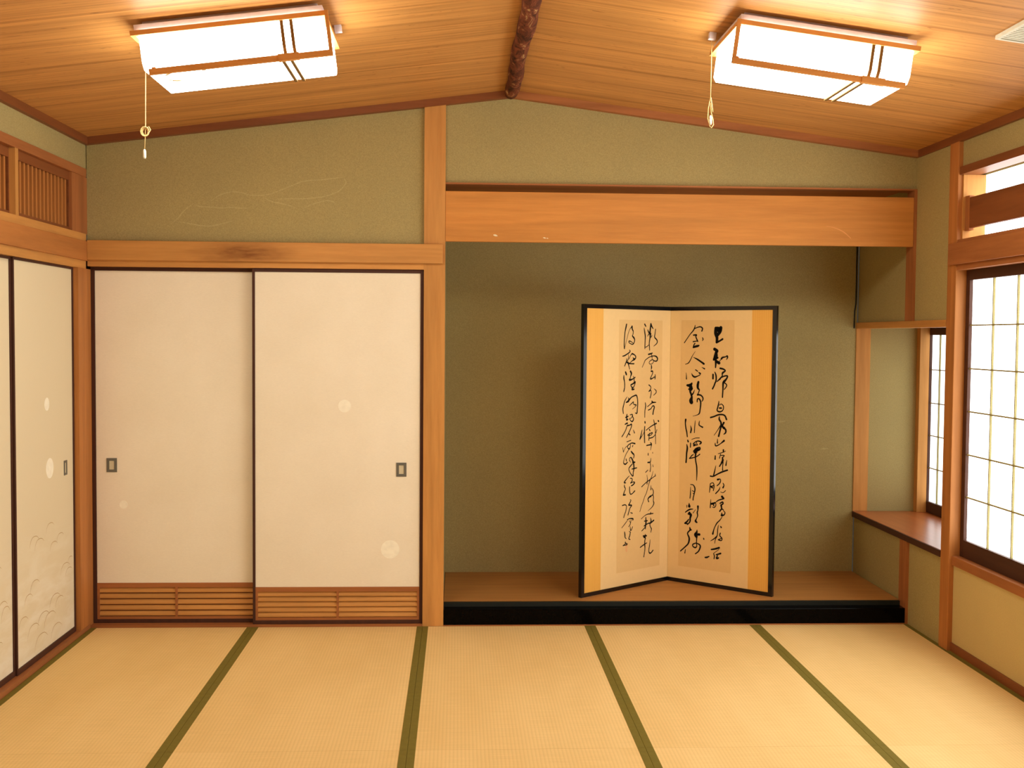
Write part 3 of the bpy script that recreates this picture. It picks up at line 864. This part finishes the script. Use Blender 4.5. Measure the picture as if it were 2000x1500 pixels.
for pts in ([(-1.069, -1.744), (-1.055, -1.762), (-1.031, -1.781)], [(-1.074, -1.682), (-1.05, -1.662), (-1.022, -1.641)], [(-0.938, -1.798), (-0.93, -1.775), (-0.92, -1.759)]):
    bm = BM()
    tube(bm, [slope_pt(a, y, 0.1792, SL, ceil_z) for a, y in pts], [0.0012, 0.0035, 0.0012], 6)
    obj('shade_mark', bm, 'slim_bar', left_light)['label'] = 'small brown mark on the shade'

# ------------------------------------------------------------------ folding screen
INK_LEFT = '''336,1593,7.1 331,1576,7.9 324,1551,5.8 321,1526,5.8 319,1498,5.4 319,1476,6.3 321,1459,7.1
321,1460,2.9 325,1469,2.5 333,1494,2.5 343,1521,2.5 353,1549,2.9 362,1565,2.9 381,1583,5.5
381,1583,7.1 382,1568,7.6 391,1553,5 388,1537,4.2 384,1528,5.9 396,1519,8.4 403,1506,5.9 398,1490,5 388,1482,5 371,1485,4.2 356,1493,5 359,1500,5.4 374,1497,4.2 393,1487,3.4
361,1450,3.4 368,1444,5 360,1436,5.9 342,1427,5.9 323,1419,6.3 307,1416,5
353,1426,2.5 355,1401,3.4
385,1430,7.6 373,1421,3.8 358,1401,3.4 342,1387,2.9
387,1429,7.2 403,1423,5.5 413,1414,6.3 412,1404,6.3 400,1396,8.4 387,1391,5.1 370,1380,3.4 357,1371,3.4
392,1406,5.1 402,1399,7.6
342,1401,4.6 340,1389,6.3 332,1376,6.3 324,1361,5
342,1382,7.5 353,1377,8.4 370,1374,5.9 400,1373,5.9
350,1382,7.6 357,1364,5.5 365,1343,3.8
332,1327,8.4 339,1314,9.2
319,1308,5 319,1292,7.5 324,1276,5.9 326,1262,5.9 326,1241,5.5 323,1230,6.3 319,1219,5.5
372,1331,9.3 380,1318,9.3 374,1304,5.5 369,1289,5.1 364,1281,6.3 381,1283,5.1 401,1292,5.5 411,1297,5.1
396,1304,3 401,1292,5.1 404,1274,5.1 406,1267,5.1
485,1595,7.6 494,1584,6.4
480,1574,3.4 485,1554,6.4 491,1527,6.8 490,1499,5.5 489,1471,5.5 489,1457,4.3
489,1464,3 505,1469,4.3 520,1478,3.4
537,1598,8.5 533,1573,9.4 530,1552,9.4 532,1536,10.7 530,1515,6.8 525,1490,6 527,1469,5.5 529,1449,4.7
537,1596,9.4 545,1583,7.7 556,1571,4.7
511,1564,4.3 518,1552,7.7 535,1541,10.7
510,1527,3 518,1538,5.1 532,1545,6.4
539,1522,5.1 546,1532,4.3
577,1568,5.1 573,1543,5.1 570,1522,6.4 587,1509,6.9 593,1497,6.4 586,1485,5.1 563,1471,2.6
519,1425,6.8 536,1428,7.3 552,1432,5.6
543,1427,4.3 550,1413,4.3 550,1393,3
546,1413,3.9 526,1409,4.3 505,1399,4.3 492,1391,4.3 485,1379,3.8 468,1352,3
543,1414,4.3 567,1416,5.1 586,1412,7.3 597,1400,8.2 590,1387,6.5 571,1387,5.2 557,1394,4.3 536,1389,3.8 526,1378,3.8 533,1370,3.4 550,1371,3.4 561,1380,3.9 564,1390,3.9
545,1362,5.6 547,1350,7.7 544,1338,3
544,1329,7.7 557,1328,6.4 556,1315,4.7 544,1297,5.1 540,1285,7.3 558,1289,5.2 572,1296,5.6
578,1310,3.4 579,1296,6.5 577,1284,5.2
364,1285,8.4 377,1285,5.5 391,1289,4.2
411,1270,9.3 391,1260,7.2 377,1255,6.7 381,1245,5.5 391,1238,8.4 386,1229,8.4 403,1230,6.8
411,1268,7.6 408,1256,5.1 398,1240,5.9
348,1189,2.5 330,1169,5 320,1144,5.9 314,1122,5.9 318,1097,5
341,1158,6.3 358,1165,10.5 364,1172,8.4 384,1186,5.9 405,1193,6.3 423,1195,7.2 432,1177,5.9 435,1149,6.4 433,1122,5.9 429,1094,6.8 415,1097,3.4
359,1184,3.4 361,1168,8.4
368,1140,3.4 385,1151,4.6 400,1159,5.1 398,1151,4.2 408,1143,5.1 422,1141,5.9 415,1132,3.4 392,1119,2.5
348,1091,5.1 345,1077,7.6 350,1058,5.9
337,1074,6.3 358,1080,5.1
345,1061,7.6 358,1063,4.2
373,1087,4.2 390,1089,5.1 393,1080,5.5 382,1069,3.4 370,1067,3.4
390,1082,4.2 402,1063,5.9 392,1049,6.8 382,1052,5.1 368,1065,3.4
334,1036,6.3 353,1043,5.9 349,1036,4.2
355,1028,7.2 372,1030,5.5 385,1034,7.2 384,1018,5.1 365,987,5.5 346,962,4.6
350,1029,5.1 339,1004,5.1 322,982,5.1 309,968,5.5
362,984,4.2 374,975,6.4
402,1001,3 411,984,5.9
527,1251,6 542,1241,5.1 541,1227,5.1 527,1214,6 543,1220,4.7 547,1204,5.2 539,1177,5.2
572,1228,3 588,1217,5.2 588,1205,5.2 567,1191,3
498,1151,4.3 502,1131,6.4 497,1110,5.1 495,1089,4.3 495,1068,3.9
517,1128,4.3 541,1141,4.3 559,1150,7.3 588,1150,4.3
553,1158,6.5 562,1151,6.5
524,1108,5.1 545,1115,5.2 562,1131,5.6 575,1124,7.3 568,1103,7.3 564,1083,7.3
497,1043,7.3 499,1036,7.3
496,1016,5.6 494,985,6.9 496,938,6.4 497,924,5.6
474,997,3.4 467,972,6 457,946,6
457,947,6.4 477,967,3.4 494,987,3
508,994,4.3 539,1010,4.7 570,1022,5.6 594,1029,7.4
570,1051,3.5 579,1027,5.6 586,992,4.8 588,956,4.8 590,912,3.5
610,1044,7.8 614,1040,7.8
535,997,6.5 541,990,5.2
522,965,4.7 546,975,5.2 562,977,5.2 550,965,4.3 529,962,4.3
536,975,4.3 532,936,5.2
539,947,5.2 564,951,5.2 584,964,3.9 600,993,3.9
514,907,6 553,910,6.5
546,922,4.3 555,912,7.3 552,896,4.3 548,879,3
528,861,5.2 528,851,5.6
566,865,3.5 567,859,3.5
552,832,2.6 547,811,6.1 526,809,6.9
544,809,5.2 551,785,4.3 546,756,5.2
508,754,4.3 527,765,4.3
568,793,3.5 572,781,3.5
520,738,2.2 524,714,3.9 522,686,5.2
477,674,5.2 500,688,4.7 524,700,5.2 548,710,5.2 572,720,3.9 591,728,4.8
590,738,4.3 593,726,4.3
572,755,2.2 560,726,3.9 544,701,4.8 531,669,3.5 517,635,3.9 503,615,3.5 490,587,3.5 476,562,3.4 464,533,3
555,674,3 555,651,6.1
562,660,3 576,642,5.2 573,621,5.7 548,614,4.8 531,600,5.2 538,583,6.1
573,619,5.7 578,606,5.2 577,585,5.2 582,571,6.5 573,555,4.8 556,543,3.5 532,531,1.7
349,937,3.8 382,944,4.2
416,923,7.2 393,928,5.5 372,923,5.1 359,916,5.5 356,905,4.2 368,896,7.2 378,908,4.2 379,920,3.8
399,914,5.1 396,907,5.1
316,907,2.9 323,881,4.2
323,882,3 339,906,3 356,914,3.4
369,895,3.4 346,871,3.8 330,842,3.8 325,820,5.1 340,812,7.2 356,822,5.5
345,841,5.5 348,830,5.1
386,881,6.4 396,871,8.5 410,860,6 407,842,5.1
373,828,3.8 373,842,4.2 385,847,5.5 398,831,8.5 408,807,8.5 410,781,7.2 405,761,5.5 404,742,6
375,830,3 383,819,2.5
400,819,8.5 417,818,7.2
397,810,5.1 377,795,5.9 368,782,4.7 380,760,4.7 400,740,5.5
393,781,4.7 414,783,6.4 434,785,5.1
373,744,3 350,728,5.1 332,710,6.8 344,707,5.1
334,697,3.4 335,686,5.9 342,673,4.7 334,658,5.5 327,643,6.4
326,640,7.2 342,640,7.2
380,730,3.4 395,727,4.7 397,715,5.5 384,702,4.7
384,702,4.3 407,707,4.3 417,702,7.3 404,691,6.4 391,687,6
377,682,5.1 377,661,5.5 384,640,5.5 401,643,5.1 419,655,6.4
531,599,6.5 542,608,6.1 559,611,4.3
477,490,3.5 497,502,3 525,512,4.3 553,512,5.2 577,512,4.4
556,520,5.2 553,510,5.2
515,495,5.2 517,464,9.5 513,446,8.7 513,429,4.3
503,475,5.2 529,475,5.2
501,447,5.2 532,458,5.6 557,460,7.4 583,472,7.4
482,421,4.3 508,437,5.2
556,488,3.5 560,469,7.4 550,451,5.7 557,434,4.8 564,424,6.1 559,405,3.9
512,399,3.5 515,389,7.4 500,385,8.7 514,377,6.9 509,362,6.1 509,338,7.4 511,314,5.2 502,270,5.2
495,391,6.5 522,389,7.8
471,328,5.2 498,339,6.1 526,348,4.3
554,363,2.6 550,333,5.2 544,301,5.2 551,286,7 565,287,6.1 580,299,6.1
383,608,3.4 389,604,4.3 376,586,6.4 371,579,6.4 395,576,6.4 381,560,5.1 366,524,5.1
319,582,5.1 341,584,5.1 353,574,4.3 348,549,4.7 339,531,4.7 331,513,4.7
386,536,3 402,530,5.1
361,499,3.8 385,502,5.1 408,498,7.3 405,490,4.3
365,496,3 341,476,3.8 316,456,3
392,494,3.4 385,469,4.7 372,457,3
376,491,3 388,478,3
385,457,3 389,434,5.6
405,453,4.3 395,435,4.3
340,430,5.5 343,413,6.8 345,399,5.1 355,391,3
387,424,5.1 384,408,5.6 375,389,5.6 387,383,3.9
378,430,3.4 390,424,3.4
329,355,5.5 345,362,3.4 347,373,5.1
345,369,4.3 362,360,7.3
332,356,4.3 359,356,4.3'''
INK_RIGHT = '''291,1576,14.8 291,1546,16.9 299,1523,14.8 298,1498,12.7
322,1578,16.9 317,1557,16.9 302,1537,14.8
301,1571,23.2 312,1567,25.3
297,1496,10.6 317,1505,8.4 334,1515,9.3
285,1458,14.8 303,1448,12.7 293,1438,10.6
295,1442,12.7 293,1417,21.2 283,1401,12.7
293,1415,12.7 294,1380,9.7 293,1355,6.4
299,1389,12.7 314,1381,14.8
279,1397,6.4 306,1410,8.5
329,1405,9.3 336,1412,8.4 354,1416,5.5 364,1421,7.6 366,1411,6.7 359,1400,2.5
316,1390,3 329,1404,4.2
322,1351,8.5 342,1347,7.6 354,1338,6.3 338,1326,9.3 335,1314,5.1
278,1315,8.5 278,1292,8.5
289,1329,4.2 296,1313,7.2 298,1293,7.2 296,1276,7.6 292,1269,7.2 285,1251,7.2 276,1234,7.2
305,1277,5.5 325,1298,4.7 338,1312,4.2
323,1296,5.5 348,1308,6.3 368,1309,7.2 361,1292,8.4 348,1278,11.8 342,1267,9.7 341,1235,7.2 339,1189,6.3
160,1592,3 156,1575,6 146,1559,5.6 128,1540,4.3 109,1515,4.3 92,1492,4.3
156,1572,4.3 174,1580,5.1 195,1583,6 207,1574,6.8 203,1559,6
150,1536,6.4 170,1537,7.7 165,1529,6 173,1510,6.4 178,1501,6.4
149,1499,5.6 175,1503,4.3
160,1489,5.6 155,1482,5.6 152,1468,7.3 165,1475,5.6 185,1477,7.7
150,1466,7.3 181,1473,7.3
208,1522,4.3 212,1513,5.5 207,1504,2.6
163,1443,1.7 147,1421,3 132,1393,4.3 119,1376,4.7 100,1369,2.6
152,1410,2.1 177,1399,7.3 198,1387,8.1 219,1374,9.8
106,1320,2.2 108,1306,3.5 109,1285,5.6
142,1318,2.2 149,1305,7.3 162,1298,8.2 180,1303,5.1 196,1311,4.3
167,1339,5.2 180,1331,5.1
188,1324,5.1 197,1318,8.6
207,1354,2.1 224,1346,6.4
305,1277,3 318,1287,5.1 325,1292,5.1
348,1272,5.1 361,1263,5.9 363,1252,5.5 349,1233,4.2
317,1167,3 316,1153,5.9 311,1132,6.4 307,1114,6.4 320,1107,7.2 335,1110,5.9 345,1122,4.7 345,1141,5.1 332,1151,4.2 321,1144,3.4
322,1128,7.6 333,1128,7.6
267,1072,7.7 287,1078,7.2 313,1089,7.6 338,1092,7.6 356,1086,7.6 366,1066,8.4
322,1080,4.2 321,1064,8.5 331,1050,8.5 334,1032,9.3 329,1009,7.6 319,969,8.5
331,1032,5.5 311,1001,3.4 290,972,2.6
350,1047,9.3 342,1030,7.6 349,1019,9.3 362,1008,8.5 362,992,7.6 351,982,4.2
336,1028,6.4 352,1017,12.7
115,1249,10.8 134,1249,15.1 144,1261,8.6
134,1251,15.1 139,1232,19.4 134,1216,10.8 140,1200,9.9 145,1183,10.8 140,1164,19.4 143,1153,19.4
142,1193,8.6 154,1205,6.5 162,1224,2.6
126,1227,8.6 147,1230,8.6
186,1270,10.7 182,1250,12.9 184,1234,10.7 193,1225,6 187,1208,5.1 182,1195,6.4
182,1198,7.7 203,1195,7.3 216,1182,6.4 216,1170,6 210,1160,3.4
180,1157,5.6 182,1173,6.4 193,1174,7.3 202,1158,7.7 202,1134,7.3 199,1111,6.4 195,1092,6.4 181,1082,3.4 154,1074,1.7
108,1052,9.5 106,1031,6.1 110,1003,6.5 116,980,6.5 120,954,5.2
140,1019,2.2 145,1000,7.3 141,979,6.5
170,1049,2.6 167,1018,4.3 165,980,3.9
197,1048,3.4 194,1027,5.6 205,1019,5.6 217,1014,7.3
148,940,2.6 172,949,3.4 198,952,3.4
123,934,6.5 126,926,7.8
117,910,3.5 121,889,8.7 117,858,7.8 116,830,7.4 114,806,7.8
142,919,5.2 141,895,5.2
159,917,5.2 177,930,5.2 195,934,6.5 210,927,7.7 201,917,6.4
164,906,7.8 172,916,5.2
161,917,5.2 163,904,6.5
180,926,4.3 183,912,4.3
164,906,5.6 188,912,4.3
162,873,7.3 178,890,7.3 201,897,7.3 199,885,8.6 178,876,8.6 167,869,7.3
178,882,12.9 191,885,12.9
165,864,5.6 186,870,4.3
136,831,5.6 155,835,5.2 181,844,5.2 202,859,5.2
137,831,4.3 152,849,5.2 162,854,3.5
178,876,9.5 174,846,7.8 176,820,6.5 183,788,6.9 185,748,6 184,708,3
145,681,3.5 162,680,4.8 172,667,6.5 174,651,6.5 168,622,5.2 164,607,5.2 163,593,5.2
146,667,2.2 146,632,4.8 143,602,4.8
157,647,3.5 167,643,4.3
162,633,3.5 168,629,4.3
312,953,3 312,930,6.4
298,929,3.4 300,915,6.4 312,916,5.5 333,929,4.7 353,946,9.7
300,857,5.5 299,838,7.2
350,893,8.5 349,884,5.1
318,870,3 349,881,4.2 364,889,2.5
333,869,4.2 326,845,4.3
336,862,4.2 356,863,4.2 344,849,5.5
344,851,5.1 347,835,10.6 339,818,7.6 327,799,5.5
337,823,4.2 348,833,6.4
349,824,5.1 347,800,4.2 347,780,5.9
372,837,3 367,809,7.2
304,802,2.1 299,776,5.1 291,745,6.4
271,740,6.4 289,740,6.4 314,754,6.4 345,770,7.6 377,782,7.2
271,694,4.3 270,673,5.6 267,647,3.4
271,697,3.4 289,703,4.3 295,685,5.1 291,659,4.3
272,680,5.1 290,687,5.1
279,679,8.6 285,675,7.7
317,724,9.4 333,728,4.3 335,716,5.1 328,702,5.1 314,689,4.7
333,684,2.1 327,667,5.1 306,644,5.5
351,706,4.2 357,695,5.1 351,681,7.2
336,656,2.6 352,653,3.4 367,666,3.8
346,630,11.5 356,621,9.2
353,618,6 325,608,5.5 309,596,3.7
276,608,2.3 275,585,4.6 273,560,4.6
281,583,9.3 295,587,9.3 303,593,5.6
289,589,4.6 295,575,6.9
306,593,3.7 308,576,4.6 298,564,4.6 287,566,3.2
334,591,5.5 350,600,6.9 352,590,6.9 339,582,5.5
342,579,9.2 345,562,6.9
333,546,6.9 345,560,6.9 356,556,4.6
356,551,3.2 366,542,5.1 360,528,6 346,525,11.5
346,537,5.5 347,525,5.5
349,517,2.8 335,496,4.6 316,476,5.6 300,444,4.6 292,413,8.4
327,467,2.8 322,441,4.6 320,408,4.6 309,384,3.7 305,361,2.8
320,406,4.6 300,386,5.1 279,372,2.8
340,461,4.6 344,456,7.4
339,423,5.5 336,408,5.5 350,394,5.5 345,381,4.6 328,384,6.5
328,384,4.6 345,394,3.7
284,323,7 309,330,8.4 333,339,9.3
246,273,7 257,275,7.9 271,282,4.7
299,302,4.6 304,288,5.6 302,272,4.6
315,297,5.6 343,308,8.3
324,295,4.6 318,277,9.3 330,281,6.9
332,329,2.3 301,305,2.8
138,572,3.8 139,555,14.1
123,560,3.3 124,547,3.8
114,518,4.7 140,536,7.1 163,541,3.8
133,510,7.1 146,521,9.4 140,513,14.1 151,507,11.8 146,488,9.4 145,467,7.1 129,448,4.7
112,456,5.7 126,465,8 137,480,4.7
112,454,7.1 132,453,6.1
180,540,2.3 164,518,3.3
195,560,10.3 195,539,5.6 191,524,7 194,506,5.6 186,487,5.2 181,474,10.3 189,468,8
144,434,4.7 148,422,10.4 155,420,5.6
148,419,7.1 134,405,6.6 131,394,6.6 140,377,8.5 142,362,9 135,338,7.1 113,315,6.1 86,290,5.7
118,303,3.3 115,282,5.7
191,424,3.7 190,411,10.3 181,397,14.1 187,388,16.4 190,378,7
179,397,9.4 207,400,11.7
190,376,6.1 189,350,4.7
191,350,4.7 168,340,6.1 165,329,5.6 180,321,7 191,330,5.2 188,350,4.7
191,347,5.2 208,342,7 214,330,7.5 203,303,6.1 183,286,5.6
234,382,4.7 236,376,6.1'''
BL, BC, BR = Vector((0.671, 0.164, FZ)), Vector((1.225, 0.603, FZ)), Vector((1.723, 0.173, FZ))
scr = thing('folding_screen', (1.2, 0.35, FZ), 'two panel folding screen with black brushed writing, standing in the alcove', 'folding screen')
def local_box(bm, o, d, n, s0, s1, t0, t1, z0, z1, mi=0):
    P = [o + d * s + n * t + Vector((0, 0, z)) for z in (z0, z1) for (s, t) in ((s0, t0), (s1, t0), (s1, t1), (s0, t1))]
    vs = [bm.verts.new(p) for p in P]
    fs = [bm.faces.new([vs[i] for i in q]) for q in ((3, 2, 1, 0), (4, 5, 6, 7), (0, 1, 5, 4), (1, 2, 6, 5), (2, 3, 7, 6), (3, 0, 4, 7))]
    for f in fs:
        f.material_index = mi
    bmesh.ops.recalc_face_normals(bm, faces=fs)
def screen_panel(a, b, H, gold, paper, ink, seal):
    d = b - a
    L = d.length
    d.normalize()
    n = Vector((d.y, -d.x, 0))      # towards the room
    z0, z1 = FZ, FZ + H
    o = Vector((a.x, a.y, 0))
    LB = lambda bm, *q, mi=0: local_box(bm, o, d, n, *q, mi=mi)
    ft, fw, fh = 0.004, 0.02, 0.021
    bm = BM()
    LB(bm, 0.0, fw, -0.018, ft, z0, z1); LB(bm, L - fw * 0.0 - 0.006, L, -0.018, ft, z0, z1)
    LB(bm, fw, L - 0.006, -0.018, ft, z1 - fh, z1); LB(bm, fw, L - 0.006, -0.018, ft, z0, z0 + fh)
    return bm, o, d, n, L, LB, z0, z1, fh
def screen_side(a, b, outer_left, H, gold, paper, ink):
    d = b - a
    L = d.length
    d.normalize()
    n = Vector((d.y, -d.x, 0))
    z0, z1 = FZ, FZ + H
    o = Vector((a.x, a.y, 0))
    LB = lambda bm, *q: local_box(bm, o, d, n, *q)
    ft, fh = 0.003, 0.022
    wl, wr = (0.024, 0.0) if outer_left else (0.0, 0.024)
    bm = BM()
    side = (0.0, wl, -0.018, ft, z0, z1) if outer_left else (L - wr, L, -0.018, ft, z0, z1)
    for q in (side, (wl, L - wr, -0.018, ft, z1 - fh, z1), (wl, L - wr, -0.018, ft, z0, z0 + fh)):
        LB(bm, *q)
    fr = obj('screen_frame', bm, 'screen_lacquer', scr)
    fr['label'] = 'thin black lacquered frame'
    g0, g1 = gold
    bm = BM(); LB(bm, g0, g1, -0.016, -0.0008, z0 + fh, z1 - fh)
    obj('gold_border', bm, 'gold_cloth', scr)['label'] = 'gold patterned cloth border'
    c0, c1 = (g1, L - wr) if outer_left else (wl, g0)
    bm = BM(); LB(bm, c0, c1, -0.016, -0.0008, z0 + fh, z1 - fh)
    obj('mount', bm, 'cream_mount', scr)['label'] = 'cream paper mount'
    p0, p1, pz0, pz1 = paper
    bm = BM(); LB(bm, p0, p1, -0.001, 0.0, pz0, pz1)
    pp = obj('writing_paper', bm, 'writing_paper', scr)
    bm = BM()
    for ln in ink.strip().split('\n'):
        pts = [(u / 1000, v / 1000, w * 0.00122) for u, v, w in (map(float, tok.split(',')) for tok in ln.split())]
        brush(bm, pts, o, d, (0, 0, 1), n, 0.0006)
    obj('brush_writing', bm, 'ink', pp)['label'] = 'black cursive brush writing in two columns'
    return o, d, n, pp
o, d, n, pp = screen_side(BL, BC, True, 1.59, (0.024, 0.153), (0.279, 0.637, 0.205, 1.618), INK_LEFT)
bm = BM()
brush(bm, [(0.356, 0.358, 0.016), (0.356, 0.338, 0.018), (0.357, 0.322, 0.014)], o, d, (0, 0, 1), n, 0.0006)
obj('seal_mark', bm, 'seal_red', pp)['label'] = 'faint red seal'
screen_side(BC, BR, False, 1.59, (0.511, BR.to_2d().__sub__(BC.to_2d()).length - 0.024), (0.072, 0.406, 0.203, 1.621), INK_RIGHT)
